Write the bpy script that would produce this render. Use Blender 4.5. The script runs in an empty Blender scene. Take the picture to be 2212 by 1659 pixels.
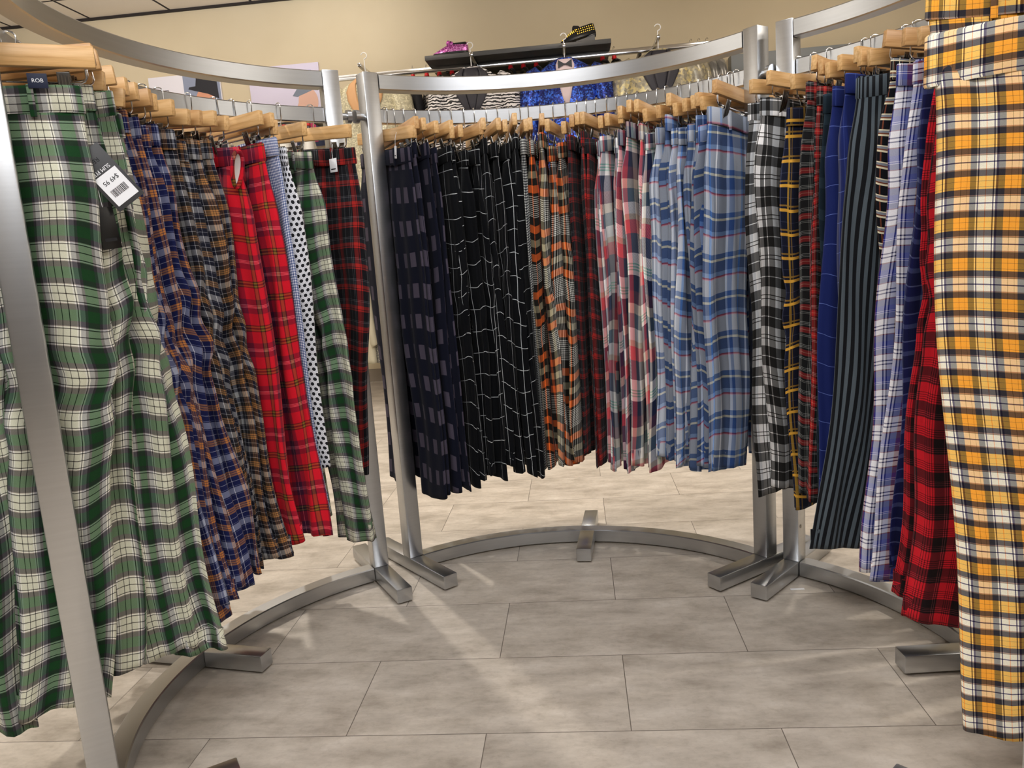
import bpy, bmesh, math, random
import numpy as np
from mathutils import Vector, Matrix

scene = bpy.context.scene
COL = scene.collection
PI = math.pi
R_ = math.radians

# ------------------------------------------------------------------ camera
PITCH, ROLL, EYE, FPX = R_(9.457), R_(-4.143), 1.029, 1681.0
_fw = Vector((0, math.cos(PITCH), -math.sin(PITCH)))
_up = Vector((0, math.sin(PITCH), math.cos(PITCH)))
_rt = Vector((1, 0, 0))
_r = math.cos(ROLL) * _rt + math.sin(ROLL) * _up
_u = -math.sin(ROLL) * _rt + math.cos(ROLL) * _up
cd = bpy.data.cameras.new('camera')
cam = bpy.data.objects.new('camera', cd)
COL.objects.link(cam)
cam.matrix_world = Matrix(((_r.x, _u.x, -_fw.x, 0), (_r.y, _u.y, -_fw.y, 0), (_r.z, _u.z, -_fw.z, EYE), (0, 0, 0, 1)))
cd.sensor_width = 36.0
cd.lens = FPX / 2212 * 36.0
cd.clip_start = 0.02
scene.camera = cam

# ------------------------------------------------------------------ world, view, lights
world = bpy.data.worlds.new('world')
scene.world = world
world.use_nodes = True
world.node_tree.nodes['Background'].inputs[0].default_value = (1, 0.95, 0.88, 1)
world.node_tree.nodes['Background'].inputs[1].default_value = 0.2
scene.view_settings.view_transform = 'Standard'
scene.view_settings.look = 'None'
scene.view_settings.gamma = 1
scene.view_settings.exposure = 0.0

# shop axes: the floor tiles and the back wall are turned 5.1 degrees from the view
AN = R_(5.1)
E1 = Vector((math.cos(AN), -math.sin(AN), 0))
E2 = Vector((math.sin(AN), math.cos(AN), 0))
def sp(u, v, z=0.0):
    return E1 * u + E2 * v + Vector((0, 0, z))
WALL_V, CEIL = 6.74, 3.25

def area(name, loc, size, power, color, target=None, sy=None, spread=PI):
    l = bpy.data.lights.new(name, 'AREA')
    l.energy = power; l.color = color; l.size = size
    if sy: l.shape = 'RECTANGLE'; l.size_y = sy
    l.spread = spread
    o = bpy.data.objects.new(name, l)
    COL.objects.link(o)
    o.location = loc
    d = (Vector(target) - Vector(loc)) if target is not None else Vector((0, 0, -1))
    o.rotation_euler = d.to_track_quat('-Z', 'Y').to_euler()
    return o
def spot(name, loc, target, power, color, ang=70, blend=.5, size=.06):
    l = bpy.data.lights.new(name, 'SPOT')
    l.energy = power; l.color = color; l.spot_size = R_(ang); l.spot_blend = blend; l.shadow_soft_size = size
    o = bpy.data.objects.new(name, l); COL.objects.link(o); o.location = loc
    o.rotation_euler = (Vector(target) - Vector(loc)).to_track_quat('-Z', 'Y').to_euler()
    return o
WARM, NEUT = (1.0, 0.925, 0.83), (0.97, 0.985, 1.03)
# ceiling spotlights beyond the racks
spot('ceiling_spot', sp(-1.9, 4.4, 3.2), sp(-1.4, 3.6, 0), 250, WARM, 80)
spot('ceiling_spot', sp(-0.2, 4.7, 3.2), sp(-0.1, 3.7, 0), 105, WARM, 80)
spot('ceiling_spot', sp(1.7, 4.4, 3.2), sp(1.4, 3.5, 0), 105, WARM, 80)
spot('ceiling_spot', sp(-2.6, 2.2, 3.2), sp(-1.6, 2.2, 0), 170, WARM, 80)
spot('ceiling_spot', sp(2.7, 2.2, 3.2), sp(1.7, 2.1, 0), 170, WARM, 80)
# spots grazing the back wall display
for _u0, _p in ((-3.4, 30), (-1.6, 33), (0.2, 33), (1.9, 33)):
    spot('wall_spot', sp(_u0, 5.0, 3.2), sp(_u0, 6.5, 1.9), _p, (1, .88, .74), 100, .9)
# broad ceiling panels behind and above the viewer
area('ceiling_panel', sp(-0.6, -0.6, 3.2), 1.8, 72, NEUT, sp(-0.1, 1.9, .7), .9)
area('ceiling_panel', sp(1.5, -0.9, 3.2), 1.8, 62, NEUT, sp(0.6, 1.9, .7), .9)
area('ceiling_panel', sp(-0.1, 1.6, 3.22), 1.0, 16, NEUT, None, 1.0)

# unseen fill lamps, added to brighten the ceiling and the steel's reflections
area('added_ceiling_fill', sp(0, -2.2, 2.1), 3.5, 110, NEUT, sp(0, -2.4, 3.25), 2.0)
area('added_ceiling_fill', sp(-2.6, 5.2, 2.75), 3.0, 22, NEUT, sp(-2.7, 5.4, 3.25), .4)
area('added_ceiling_fill', sp(4.2, 1.5, 2.1), 2.0, 105, NEUT, sp(5.2, 1.6, 3.2), 2.0)
area('added_ceiling_fill', sp(-4.2, 1.5, 2.1), 2.0, 105, NEUT, sp(-5.2, 1.6, 3.2), 2.0)

# ------------------------------------------------------------------ helpers
def link(o, parent=None):
    COL.objects.link(o)
    if parent is not None: o.parent = parent
    return o
def mesh_obj(name, verts, faces, mat, parent=None, smooth=True, uvs=None, sharp=40):
    me = bpy.data.meshes.new(name)
    me.from_pydata([tuple(v) for v in verts], [], [tuple(f) for f in faces])
    if uvs is not None:
        uvl = me.uv_layers.new(name='UVMap')
        uvl.data.foreach_set('uv', np.asarray(uvs, dtype=np.float32).ravel())
    if mat: me.materials.append(mat)
    if smooth:
        me.shade_smooth()
        if sharp: me.set_sharp_from_angle(angle=R_(sharp))
    me.update()
    return link(bpy.data.objects.new(name, me), parent)
def bm_obj(name, bm, mat, parent=None, smooth=True, sharp=35):
    me = bpy.data.meshes.new(name)
    bmesh.ops.recalc_face_normals(bm, faces=bm.faces[:])
    bm.to_mesh(me); bm.free()
    if mat: me.materials.append(mat)
    if smooth:
        me.shade_smooth(); me.set_sharp_from_angle(angle=R_(sharp))
    return link(bpy.data.objects.new(name, me), parent)
def empty(name, loc=(0, 0, 0), rz=0.0, parent=None):
    o = bpy.data.objects.new(name, None)
    o.empty_display_size = 0.05
    o.location = loc; o.rotation_euler = (0, 0, rz)
    return link(o, parent)
def tag(o, label=None, cat=None, group=None, kind=None):
    if label: o['label'] = label
    if cat: o['category'] = cat
    if group: o['group'] = group
    if kind: o['kind'] = kind
    return o
def add_box(bm, x0, x1, y0, y1, z0, z1, bev=0.0, mtx=None):
    b = bmesh.new()
    bmesh.ops.create_cube(b, size=1)
    for v in b.verts:
        v.co = Vector(((x0 + x1) / 2 + v.co.x * (x1 - x0), (y0 + y1) / 2 + v.co.y * (y1 - y0), (z0 + z1) / 2 + v.co.z * (z1 - z0)))
    if bev > 0:
        bmesh.ops.bevel(b, geom=b.edges[:], offset=bev, segments=2, affect='EDGES', profile=.5)
    if mtx is not None: b.transform(mtx)
    me = bpy.data.meshes.new('t'); b.to_mesh(me); b.free()
    bm.from_mesh(me); bpy.data.meshes.remove(me)
    return bm
def box(name, dims, mat, parent=None, bev=0.0, mtx=None):
    return bm_obj(name, add_box(bmesh.new(), *dims, bev=bev, mtx=mtx), mat, parent)
def add_tube(bm, pts, r, n=8, cap=True):
    pts = [Vector(p) for p in pts]
    rings = []
    prev = None
    for i, p in enumerate(pts):
        a = pts[max(i - 1, 0)]; b = pts[min(i + 1, len(pts) - 1)]
        d = (b - a).normalized()
        if prev is None:
            s = d.orthogonal().normalized()
        else:
            s = (prev - d * prev.dot(d)).normalized()
        prev = s
        t = d.cross(s)
        rr = r[i] if hasattr(r, '__len__') else r
        rings.append([bm.verts.new(p + (s * math.cos(k * 2 * PI / n) + t * math.sin(k * 2 * PI / n)) * rr) for k in range(n)])
    for i in range(len(rings) - 1):
        for k in range(n):
            bm.faces.new((rings[i][k], rings[i][(k + 1) % n], rings[i + 1][(k + 1) % n], rings[i + 1][k]))
    if cap:
        bm.faces.new(rings[0][::-1]); bm.faces.new(rings[-1])
    return bm
def add_prism(bm, pts, y0, y1):
    a = [bm.verts.new((p[0], y0, p[1])) for p in pts]
    b = [bm.verts.new((p[0], y1, p[1])) for p in pts]
    n = len(pts)
    bm.faces.new(a); bm.faces.new(b[::-1])
    for i in range(n):
        bm.faces.new((a[i], b[i], b[(i + 1) % n], a[(i + 1) % n]))
    return bm
def text_obj(name, s, size, mat, parent, mtx, extrude=0.0004):
    cu = bpy.data.curves.new('t', 'FONT')
    cu.body = s; cu.size = size; cu.extrude = extrude
    cu.align_x = 'CENTER'; cu.align_y = 'CENTER'
    o = bpy.data.objects.new('t', cu); COL.objects.link(o)
    dg = bpy.context.evaluated_depsgraph_get()
    me = bpy.data.meshes.new_from_object(o.evaluated_get(dg))
    bpy.data.objects.remove(o); bpy.data.curves.remove(cu)
    me.transform(mtx)
    me.materials.clear(); me.materials.append(mat)
    return link(bpy.data.objects.new(name, me), parent)

# ------------------------------------------------------------------ materials
def lin(h):
    h = h.lstrip('#')
    c = [int(h[i:i + 2], 16) / 255 for i in (0, 2, 4)]
    return tuple((x / 12.92 if x <= .04045 else ((x + .055) / 1.055) ** 2.4) for x in c) + (1.0,)
class NT:
    def __init__(s, name):
        s.m = bpy.data.materials.new(name); s.m.use_nodes = True
        s.t = s.m.node_tree; s.b = s.t.nodes['Principled BSDF']
    def n(s, typ, **kw):
        nd = s.t.nodes.new(typ)
        for k, v in kw.items(): setattr(nd, k, v)
        return nd
    def l(s, a, b): s.t.links.new(a, b)
    def math(s, op, a, b=None):
        nd = s.n('ShaderNodeMath', operation=op)
        for i, x in enumerate((a, b)):
            if x is None: continue
            if isinstance(x, (int, float)): nd.inputs[i].default_value = x
            else: s.l(x, nd.inputs[i])
        return nd.outputs[0]
    def mix(s, f, a, b, mode='MIX'):
        nd = s.n('ShaderNodeMix', data_type='RGBA', blend_type=mode)
        for i, x in ((0, f), (6, a), (7, b)):
            if isinstance(x, (int, float)): nd.inputs[i].default_value = x
            elif isinstance(x, tuple): nd.inputs[i].default_value = x
            else: s.l(x, nd.inputs[i])
        return nd.outputs[2]
    def ramp(s, fac, stops, interp='LINEAR'):
        nd = s.n('ShaderNodeValToRGB'); cr = nd.color_ramp; cr.interpolation = interp
        cr.elements[0].position = stops[0][0]; cr.elements[0].color = stops[0][1]
        if len(stops) == 1:
            cr.elements.remove(cr.elements[1])
        for i, (p, c) in enumerate(stops[1:]):
            e = cr.elements[1] if i == 0 else cr.elements.new(p)
            e.position = p; e.color = c
        s.l(fac, nd.inputs[0]); return nd.outputs[0]
    def noise(s, vec, scale, detail=4, rough=.55):
        nd = s.n('ShaderNodeTexNoise'); nd.inputs['Scale'].default_value = scale
        nd.inputs['Detail'].default_value = detail; nd.inputs['Roughness'].default_value = rough
        if vec is not None: s.l(vec, nd.inputs['Vector'])
        return nd.outputs[0]
    def obj(s): return s.n('ShaderNodeTexCoord').outputs['Object']
    def mapping(s, vec, scale=(1, 1, 1), rot=(0, 0, 0), loc=(0, 0, 0)):
        nd = s.n('ShaderNodeMapping'); s.l(vec, nd.inputs[0])
        nd.inputs['Location'].default_value = loc; nd.inputs['Rotation'].default_value = rot; nd.inputs['Scale'].default_value = scale
        return nd.outputs[0]
    def bump(s, h, strength=.2, dist=.002):
        nd = s.n('ShaderNodeBump'); nd.inputs['Strength'].default_value = strength; nd.inputs['Distance'].default_value = dist
        s.l(h, nd.inputs['Height']); s.l(nd.outputs[0], s.b.inputs['Normal'])
    def set(s, **kw):
        for k, v in kw.items():
            k = k.replace('_', ' ')
            if k == 'Base Color' and isinstance(v, str): v = lin(v)
            if hasattr(v, 'is_linked') or isinstance(v, bpy.types.NodeSocket): s.l(v, s.b.inputs[k])
            else: s.b.inputs[k].default_value = v
        return s
def plain(name, hexc, rough=.6, metal=0.0, spec=.4):
    t = NT(name); t.set(Base_Color=hexc, Roughness=rough, Metallic=metal)
    t.b.inputs['Specular IOR Level'].default_value = spec
    return t.m
def sett_ramp(t, fac, sett):
    tot = sum(w for w, _ in sett); acc = 0; stops = []
    for w, c in sett:
        stops.append((acc / tot, lin(c))); acc += w
    assert len(stops) <= 32, len(stops)
    return t.ramp(fac, stops, 'CONSTANT'), tot / 1000.0
def plaid(name, warp, weft, mode='MIX', f=.5, twill=0.0, gain=1.0, rough=.85, sheen=.15, sc=1.0, geo=.7, su=None):
    """warp: stripes running down the leg; weft: bands across it; (millimetres, colour)"""
    warp = [(w * (su or sc), c) for w, c in warp]; weft = [(w * sc, c) for w, c in weft]
    t = NT(name)
    uv = t.n('ShaderNodeUVMap'); uv.uv_map = 'UVMap'
    sx = t.n('ShaderNodeSeparateXYZ'); t.l(uv.outputs[0], sx.inputs[0])
    pu = sum(w for w, _ in warp) / 1000; pv = sum(w for w, _ in weft) / 1000
    fu = t.math('FRACT', t.math('DIVIDE', sx.outputs[0], pu)); fv = t.math('FRACT', t.math('DIVIDE', sx.outputs[1], pv))
    cu, _ = sett_ramp(t, fu, warp); cv, _ = sett_ramp(t, fv, weft)
    fac = f
    if twill > 0:
        w = t.math('SINE', t.math('MULTIPLY', t.math('ADD', sx.outputs[0], sx.outputs[1]), 2 * PI / twill))
        fac = t.math('ADD', t.math('MULTIPLY', t.math('SIGN', w), .38), .5)
    if mode == 'MIX':
        gm = t.n('ShaderNodeGamma'); gm.inputs[1].default_value = .5     # dark threads dominate where stripes cross
        t.l(t.mix(1.0, cu, cv, 'MULTIPLY'), gm.inputs[0])
        col = t.mix(geo, t.mix(fac, cu, cv), gm.outputs[0])
    else:
        col = t.mix(1.0, cu, cv, mode)
    nz = t.noise(uv.outputs[0], 700, 2)
    col = t.mix(1.0, col, t.ramp(nz, [(.25, (.82 * gain, .82 * gain, .82 * gain, 1)), (.75, (1.0 * gain, 1.0 * gain, 1.0 * gain, 1))]), 'MULTIPLY')
    t.l(col, t.b.inputs['Base Color'])
    t.set(Roughness=rough)
    t.b.inputs['Specular IOR Level'].default_value = .12
    t.b.inputs['Sheen Weight'].default_value = sheen * .35
    t.b.inputs['Sheen Roughness'].default_value = .5
    t.bump(nz, .15, .0008)
    return t.m

def steel_mat(name, base='#c3c5c7', rough=.31):
    t = NT(name)
    o = t.obj()
    br = t.noise(t.mapping(o, (2, 2, 60)), 3, 2)
    t.set(Base_Color=base, Metallic=1.0, Roughness=rough)
    t.l(t.mix(1.0, lin(base), t.ramp(br, [(.3, (.95, .95, .95, 1)), (.7, (1, 1, 1, 1))]), 'MULTIPLY'), t.b.inputs['Base Color'])
    return t.m
STEEL = steel_mat('brushed_steel')
CHROME = plain('chrome_wire', '#d8d8d8', .12, 1.0)
CLIP = plain('dark_chrome_clip', '#8a8884', .25, 1.0)
DARKM = plain('dark_metal', '#3c3b3a', .35, .6)
SHELFM = plain('dark_grey_shelf', '#4a4a4a', .45)
BLACKP = plain('black_plastic', '#141414', .3)
REDP = plain('red_marker', '#d9262b', .4)
WHITEP = plain('white_plastic', '#eeeeee', .4)
WHITEC = plain('white_cotton', '#e8e4e2', .9)
CARD = plain('charcoal_card', '#3a3b3d', .5)
PAPER = plain('white_label_paper', '#eef0f4', .6)
INK = plain('black_ink', '#101014', .6)
NAVYL = plain('navy_label', '#141d38', .6)

def wood_mat():
    t = NT('maple_wood')
    o = t.mapping(t.obj(), (4, 60, 60))
    g = t.noise(o, 2.5, 4)
    inf = t.n('ShaderNodeObjectInfo')
    c = t.ramp(g, [(.3, lin('#c2965c')), (.5, lin('#dab078')), (.7, lin('#e4bf8a'))])
    tone = t.ramp(inf.outputs['Random'], [(0, (.80, .72, .66, 1)), (.3, (1, 1, 1, 1)), (1, (1, .97, .92, 1))])
    t.l(t.mix(1.0, c, tone, 'MULTIPLY'), t.b.inputs['Base Color'])
    t.set(Roughness=.38)
    return t.m
WOOD = wood_mat()

def floor_mat():
    t = NT('stone_floor_tiles')
    g = t.n('ShaderNodeNewGeometry').outputs['Position']
    p = t.mapping(g, rot=(0, 0, AN))           # into shop axes (u, v)
    q = t.mapping(p, loc=(0.249, -1.54, 0))
    br = t.n('ShaderNodeTexBrick'); t.l(q, br.inputs['Vector'])
    br.offset = .5; br.offset_frequency = 2; br.squash = 1
    for k, v in (('Scale', 1), ('Mortar Size', .0011), ('Mortar Smooth', .1), ('Bias', 0), ('Brick Width', .63), ('Row Height', .32)):
        br.inputs[k].default_value = v
    br.inputs['Color1'].default_value = (.0, .0, .0, 1); br.inputs['Color2'].default_value = (1, 1, 1, 1); br.inputs['Mortar'].default_value = (.5, .5, .5, 1)
    tone = br.outputs['Color']
    off = t.n('ShaderNodeVectorMath', operation='ADD')            # every tile gets its own piece of stone
    jm = t.mix(1.0, tone, (7.3, 3.1, 5.7, 1), 'MULTIPLY'); t.l(p, off.inputs[0]); t.l(jm, off.inputs[1]); ps = off.outputs[0]
    st = t.noise(t.mapping(ps, (2.2, 5.5, 1)), 2.6, 8, .66)
    bl = t.noise(t.mapping(ps, (3.2, 5, 1)), 2.2, 7, .68)
    fine = t.noise(p, 60, 5, .65)
    c = t.ramp(st, [(.30, lin('#a39a8e')), (.45, lin('#b9b0a4')), (.57, lin('#c6bdb1')), (.72, lin('#d3cbc0'))])
    c = t.mix(1.0, c, t.ramp(bl, [(.32, (.80, .79, .77, 1)), (.48, (.97, .965, .96, 1)), (.6, (1, 1, 1, 1)), (.74, (1.09, 1.08, 1.06, 1))]), 'MULTIPLY')
    c = t.mix(1.0, c, t.ramp(fine, [(.32, (.90, .895, .89, 1)), (.5, (1, 1, 1, 1)), (.68, (1, 1, 1, 1)), (.76, (1.16, 1.15, 1.14, 1))]), 'MULTIPLY')
    c = t.mix(1.0, c, t.ramp(tone, [(0, (.93, .925, .92, 1)), (1, (1.03, 1.02, 1.01, 1))]), 'MULTIPLY')
    c = t.mix(br.outputs['Fac'], c, lin('#6d655c'))
    t.l(c, t.b.inputs['Base Color'])
    t.l(t.ramp(bl, [(.3, (.34,) * 3 + (1,)), (.7, (.5,) * 3 + (1,))]), t.b.inputs['Roughness'])
    t.b.inputs['Specular IOR Level'].default_value = .35
    t.bump(t.math('SUBTRACT', t.math('MULTIPLY', fine, .2), br.outputs['Fac']), .25, .002)
    return t.m
def ceil_mat():
    t = NT('ceiling_tiles')
    g = t.n('ShaderNodeNewGeometry').outputs['Position']
    p = t.mapping(g, rot=(0, 0, AN))
    q = t.mapping(p, loc=(3.96, -6.26, 0))
    br = t.n('ShaderNodeTexBrick'); t.l(q, br.inputs['Vector'])
    br.offset = 0; br.squash = 1
    for k, v in (('Scale', 1), ('Mortar Size', .011), ('Mortar Smooth', 0), ('Bias', 0), ('Brick Width', .71), ('Row Height', .6)):
        br.inputs[k].default_value = v
    br.inputs['Color1'].default_value = lin('#e4dacb'); br.inputs['Color2'].default_value = lin('#e8dfd1'); br.inputs['Mortar'].default_value = lin('#2a2320')
    t.l(br.outputs['Color'], t.b.inputs['Base Color']); t.set(Roughness=.9)
    return t.m
def wall_mat():
    t = NT('cream_wall_paint')
    n = t.noise(t.obj(), 1.3, 3)
    t.l(t.ramp(n, [(.3, lin('#cfbf9f')), (.7, lin('#d6c7a8'))]), t.b.inputs['Base Color']); t.set(Roughness=.75)
    return t.m
WALLP = wall_mat()

# ------------------------------------------------------------------ room shell
def slab(name, u0, u1, v0, v1, z0, z1, mat, kind='structure'):
    m = Matrix(((E1.x, E2.x, 0, 0), (E1.y, E2.y, 0, 0), (0, 0, 1, 0), (0, 0, 0, 1)))
    o = box(name, (u0, u1, v0, v1, z0, z1), mat, None, 0.0, m)
    if kind: o['kind'] = kind
    return o
slab('floor', -6.2, 6.2, -4.2, WALL_V + .2, -.1, 0, floor_mat())
slab('ceiling', -6.2, 6.2, -4.2, WALL_V + .2, CEIL, CEIL + .1, ceil_mat())
slab('wall_back', -6.2, 6.2, WALL_V, WALL_V + .1, 0, CEIL, WALLP)
WALLW = plain('white_wall_paint', '#d8d4cc', .8)
slab('wall_left', -6.2, -6.1, -4.2, WALL_V, 0, CEIL, WALLW)
slab('wall_right', 6.1, 6.2, -4.2, WALL_V, 0, CEIL, WALLW)
slab('wall_front', -6.2, 6.2, -4.3, -4.2, 0, CEIL, plain('taupe_wall_paint', '#5f574f', .8))
slab('trim_1', -6.1, 6.1, WALL_V - .02, WALL_V, CEIL - .02, CEIL, plain('dark_ceiling_edge', '#2a2320', .7))
slab('baseboard_back', -6.1, 1.33, WALL_V - .02, WALL_V, 0, .11, plain('taupe_baseboard', '#8d8172', .6))
# grey framed white door opening at the right of the back wall
FRAMEG = plain('grey_door_frame', '#85898a', .5)
dr = bm_obj('door_1', add_box(bmesh.new(), 1.43, 2.75, -.01, .03, 0, 2.25, .004), plain('white_door_panel', '#e6e8ee', .5), None)
dr.location = sp(0, WALL_V - .04); dr.rotation_euler = (0, 0, -AN); dr['kind'] = 'structure'
b = bmesh.new(); add_box(b, 1.33, 3.0, -.09, .03, 2.33, 2.456, .004); add_box(b, 1.33, 1.43, -.09, .03, 0, 2.33, .004); add_box(b, 2.75, 2.86, -.09, .03, 0, 2.33, .004)
bm_obj('door_frame', b, FRAMEG, dr)
box('beam_shadow_strip', (1.43, 2.75, -.05, .02, 2.26, 2.33), plain('painted_beam_shadow', '#1d1a19', .5), dr, .002)  # dark strip standing in for the shadow line under the frame's top beam

# ------------------------------------------------------------------ curved clothes racks
RACKS = dict(L=((-.815, 1.3275), (-.481, 2.449)), C=((-.376, 2.51), (.752, 2.305)), R=((.826, 2.258), (.80, 1.11)))
SAG, TOPZ, RAILZ = .247, 1.60, 1.50
ARC = {}
for k, (A, B) in RACKS.items():
    A = Vector(A); B = Vector(B); L = (B - A).length; Rr = (L * L / 4 + SAG * SAG) / (2 * SAG)
    d = (B - A) / L; n = Vector((-d.y, d.x)); c = (A + B) / 2 + n * (SAG - Rr)
    a = math.atan2(A.y - c.y, A.x - c.x); bb = math.atan2(B.y - c.y, B.x - c.x)
    da = (bb - a + PI) % (2 * PI) - PI
    ARC[k] = (c, Rr, a, da)
def arc_pt(k, t, off=0.0):
    c, Rr, a, da = ARC[k]; an = a + da * t
    return Vector((c.x + (Rr + off) * math.cos(an), c.y + (Rr + off) * math.sin(an), 0)), an
def arc_bar(bm, k, w, z0, z1, t0=0.0, t1=1.0, n=48, ch=.003):
    prof = [(-w / 2 + ch, z0), (w / 2 - ch, z0), (w / 2, z0 + ch), (w / 2, z1 - ch), (w / 2 - ch, z1), (-w / 2 + ch, z1), (-w / 2, z1 - ch), (-w / 2, z0 + ch)]
    rings = []
    for i in range(n + 1):
        t = t0 + (t1 - t0) * i / n
        ring = []
        for o, z in prof:
            p, _ = arc_pt(k, t, o); ring.append(bm.verts.new((p.x, p.y, z)))
        rings.append(ring)
    for i in range(n):
        for j in range(8):
            bm.faces.new((rings[i][j], rings[i][(j + 1) % 8], rings[i + 1][(j + 1) % 8], rings[i + 1][j]))
    bm.faces.new(rings[0]); bm.faces.new(rings[-1][::-1])
    return bm
def make_rack(k, label):
    root = empty('clothes_rack', arc_pt(k, .5)[0])
    inv = Matrix.Translation(-root.location)
    def part(name, bm, mat=STEEL, par=None):
        bm.transform(inv); return bm_obj(name, bm, mat, par or root)
    e = .028 / (ARC[k][1] * abs(ARC[k][3]))
    part('top_bar', arc_bar(bmesh.new(), k, .05, TOPZ - .046, TOPZ, e, 1 - e))
    part('hang_rail', arc_bar(bmesh.new(), k, .022, RAILZ - .044, RAILZ, e, 1 - e))
    part('base_bar', arc_bar(bmesh.new(), k, .05, .006, .05, e, 1 - e))
    for t in (0, 1):
        p, an = arc_pt(k, t)
        m = Matrix.Translation((p.x, p.y, 0)) @ Matrix.Rotation(an, 4, 'Z')
        po = part('post', add_box(bmesh.new(), -.025, .025, -.025, .025, .05, TOPZ + .004, .003, m))
        part('foot', add_box(bmesh.new(), -.235, .225, -.025, .025, .006, .05, .003, m))
        s = -1 if (t == 0) == (ARC[k][3] > 0) else 1
        b = bmesh.new()
        add_tube(b, [(0, s * .024, 1.475), (0, s * .043, 1.475)], .011, 16)
        add_tube(b, [(0, s * .043, 1.475), (0, s * .056, 1.475)], .020, 20)
        b.transform(m); kn = part('knob', b)
        kn.parent = po; kn.location = -Vector((0, 0, 0))
        b = bmesh.new()
        for zz in (.16, .30):
            add_tube(b, [(-.01, s * -.0245, zz), (-.01, s * -.0262, zz)], .006, 10)
        b.transform(m); sc = part('screw', b, CLIP); sc.parent = po
    p, an = arc_pt(k, .5)
    m = Matrix.Translation((p.x, p.y, 0)) @ Matrix.Rotation(an, 4, 'Z')
    b = bmesh.new(); add_box(b, -.20, -.0255, -.025, .025, .006, .05, .003, m); add_box(b, .0255, .19, -.025, .025, .006, .05, .003, m)
    part('foot', b)
    tag(root, label, 'clothes rack', 'curved steel clothes racks')
    return root
make_rack('L', 'curved brushed steel rack on the left holding green, navy and red plaid trousers')
make_rack('C', 'curved brushed steel rack in the middle holding black windowpane to pale blue trousers')
make_rack('R', 'curved brushed steel rack on the right ending in yellow plaid trousers')

# ------------------------------------------------------------------ fabrics
K = '#14120f'
F = {}
F['green'] = plaid('green_cream_plaid',
    [(2, '#f4f2ea'), (1.4, K), (2, '#f4f2ea'), (9, '#d9d8c0'), (1.3, K), (9, '#d9d8c0'), (1.3, K), (9, '#d9d8c0'), (2, '#f4f2ea'), (1.4, K), (2, '#f4f2ea'), (7, '#8a8a92'), (4, '#3c3a40'), (17, '#17401f'), (4, '#3c3a40'), (7, '#8a8a92')],
    [(2, '#f4f2ea'), (1.5, K), (10, '#dcdcc8'), (1.5, K), (10, '#dcdcc8'), (1.5, K), (2, '#f4f2ea'), (1, '#8d7a76'), (8, '#2a2629'), (17, '#17401f'), (8, '#2a2629'), (1, '#8d7a76')], sc=1.12, gain=.94, geo=0.75)
F['green2'] = F['green']
F['navy'] = plaid('navy_orange_plaid',
    [(12, '#8f96ac'), (3, '#141838'), (11, '#161b46'), (.9, '#d8d8dd'), (11, '#161b46'), (3.4, '#a4683a'), (1, '#161b46'), (3.4, '#a4683a'), (1, '#161b46'), (3.4, '#a4683a'), (11, '#161b46'), (.9, '#d8d8dd'), (9, '#161b46')],
    [(12, '#aeb3c4'), (2, '#141838'), (1, '#7a80a0'), (9, '#161b46'), (.9, '#d8d8dd'), (9, '#161b46'), (3.2, '#cc8440'), (1, '#161b46'), (3.2, '#cc8440'), (1, '#161b46'), (3.2, '#cc8440'), (9, '#161b46'), (.9, '#d8d8dd'), (9, '#161b46'), (1, '#7a80a0'), (2, '#141838')], gain=1.12, sc=1.25, geo=0.5)
F['brown'] = plaid('charcoal_tan_plaid',
    [(11, '#a3a5aa'), (3, '#15161f'), (9, '#1a1c2a'), (.9, '#d8d8dd'), (9, '#2a2320'), (3.2, '#95643a'), (1, '#15161f'), (3.2, '#95643a'), (1, '#15161f'), (3.2, '#95643a'), (9, '#1a1c2a'), (.9, '#d8d8dd'), (8, '#2c2826')],
    [(12, '#c3c2c0'), (2, '#15161f'), (1, '#7d7d84'), (8, '#1a1c2a'), (.9, '#d8d8dd'), (8, '#22201f'), (3.2, '#c08a50'), (1, '#15161f'), (3.2, '#c08a50'), (1, '#15161f'), (3.2, '#c08a50'), (8, '#1a1c2a'), (.9, '#d8d8dd'), (8, '#1a1c2a')], gain=1.05, sc=1.2, geo=0.6)
F['red'] = plaid('red_tartan',
    [(20, '#d3192b'), (2, '#3a1a18'), (6, '#80602a'), (2, '#3a1a18'), (20, '#d3192b'), (13, '#6a1830'), (9, '#141433'), (1, '#e8b0b8'), (9, '#141433'), (13, '#6a1830')],
    [(22, '#d3192b'), (2, '#3a1a18'), (3, '#8a6a24'), (3, '#3a1a18'), (3, '#8a6a24'), (2, '#3a1a18'), (22, '#d3192b'), (11, '#6a1830'), (1, '#f0a0a8'), (1.5, '#b02438'), (1, '#f0a0a8'), (1.5, '#b02438'), (1, '#f0a0a8'), (11, '#6a1830')], gain=1.08, sc=1.38, geo=0.7)
F['dkred'] = plaid('black_red_grey_plaid',
    [(14, '#16161a'), (1, '#8d8d90'), (4, '#16161a'), (1, '#8d8d90'), (4, '#16161a'), (12, '#b32a26'), (2, '#16161a'), (3, '#b32a26'), (14, '#16161a'), (1, '#8d8d90'), (4, '#2a2d33')],
    [(16, '#141418'), (1, '#84848a'), (3, '#141418'), (1, '#84848a'), (12, '#26282e'), (10, '#b32a26'), (2, '#16161a'), (4, '#b32a26'), (12, '#141418')], gain=1.0, geo=0.5)
F['navycheck'] = plaid('navy_grey_block_check', [(21, '#0f1222'), (18, '#4c4654')], [(52, '#0f1222'), (46, '#4c4654')], 'DARKEN', gain=1.0, sheen=.1, su=1.25)
F['window'] = plaid('black_windowpane', [(58, '#07090d'), (1.6, '#c9cdd0')], [(66, '#07090d'), (1.8, '#c9cdd0')], 'LIGHTEN', gain=1.0, sheen=.1, sc=1.07)
_pin = [(2.4, '#e0e2dc'), (3.4, '#14120f')]
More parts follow.
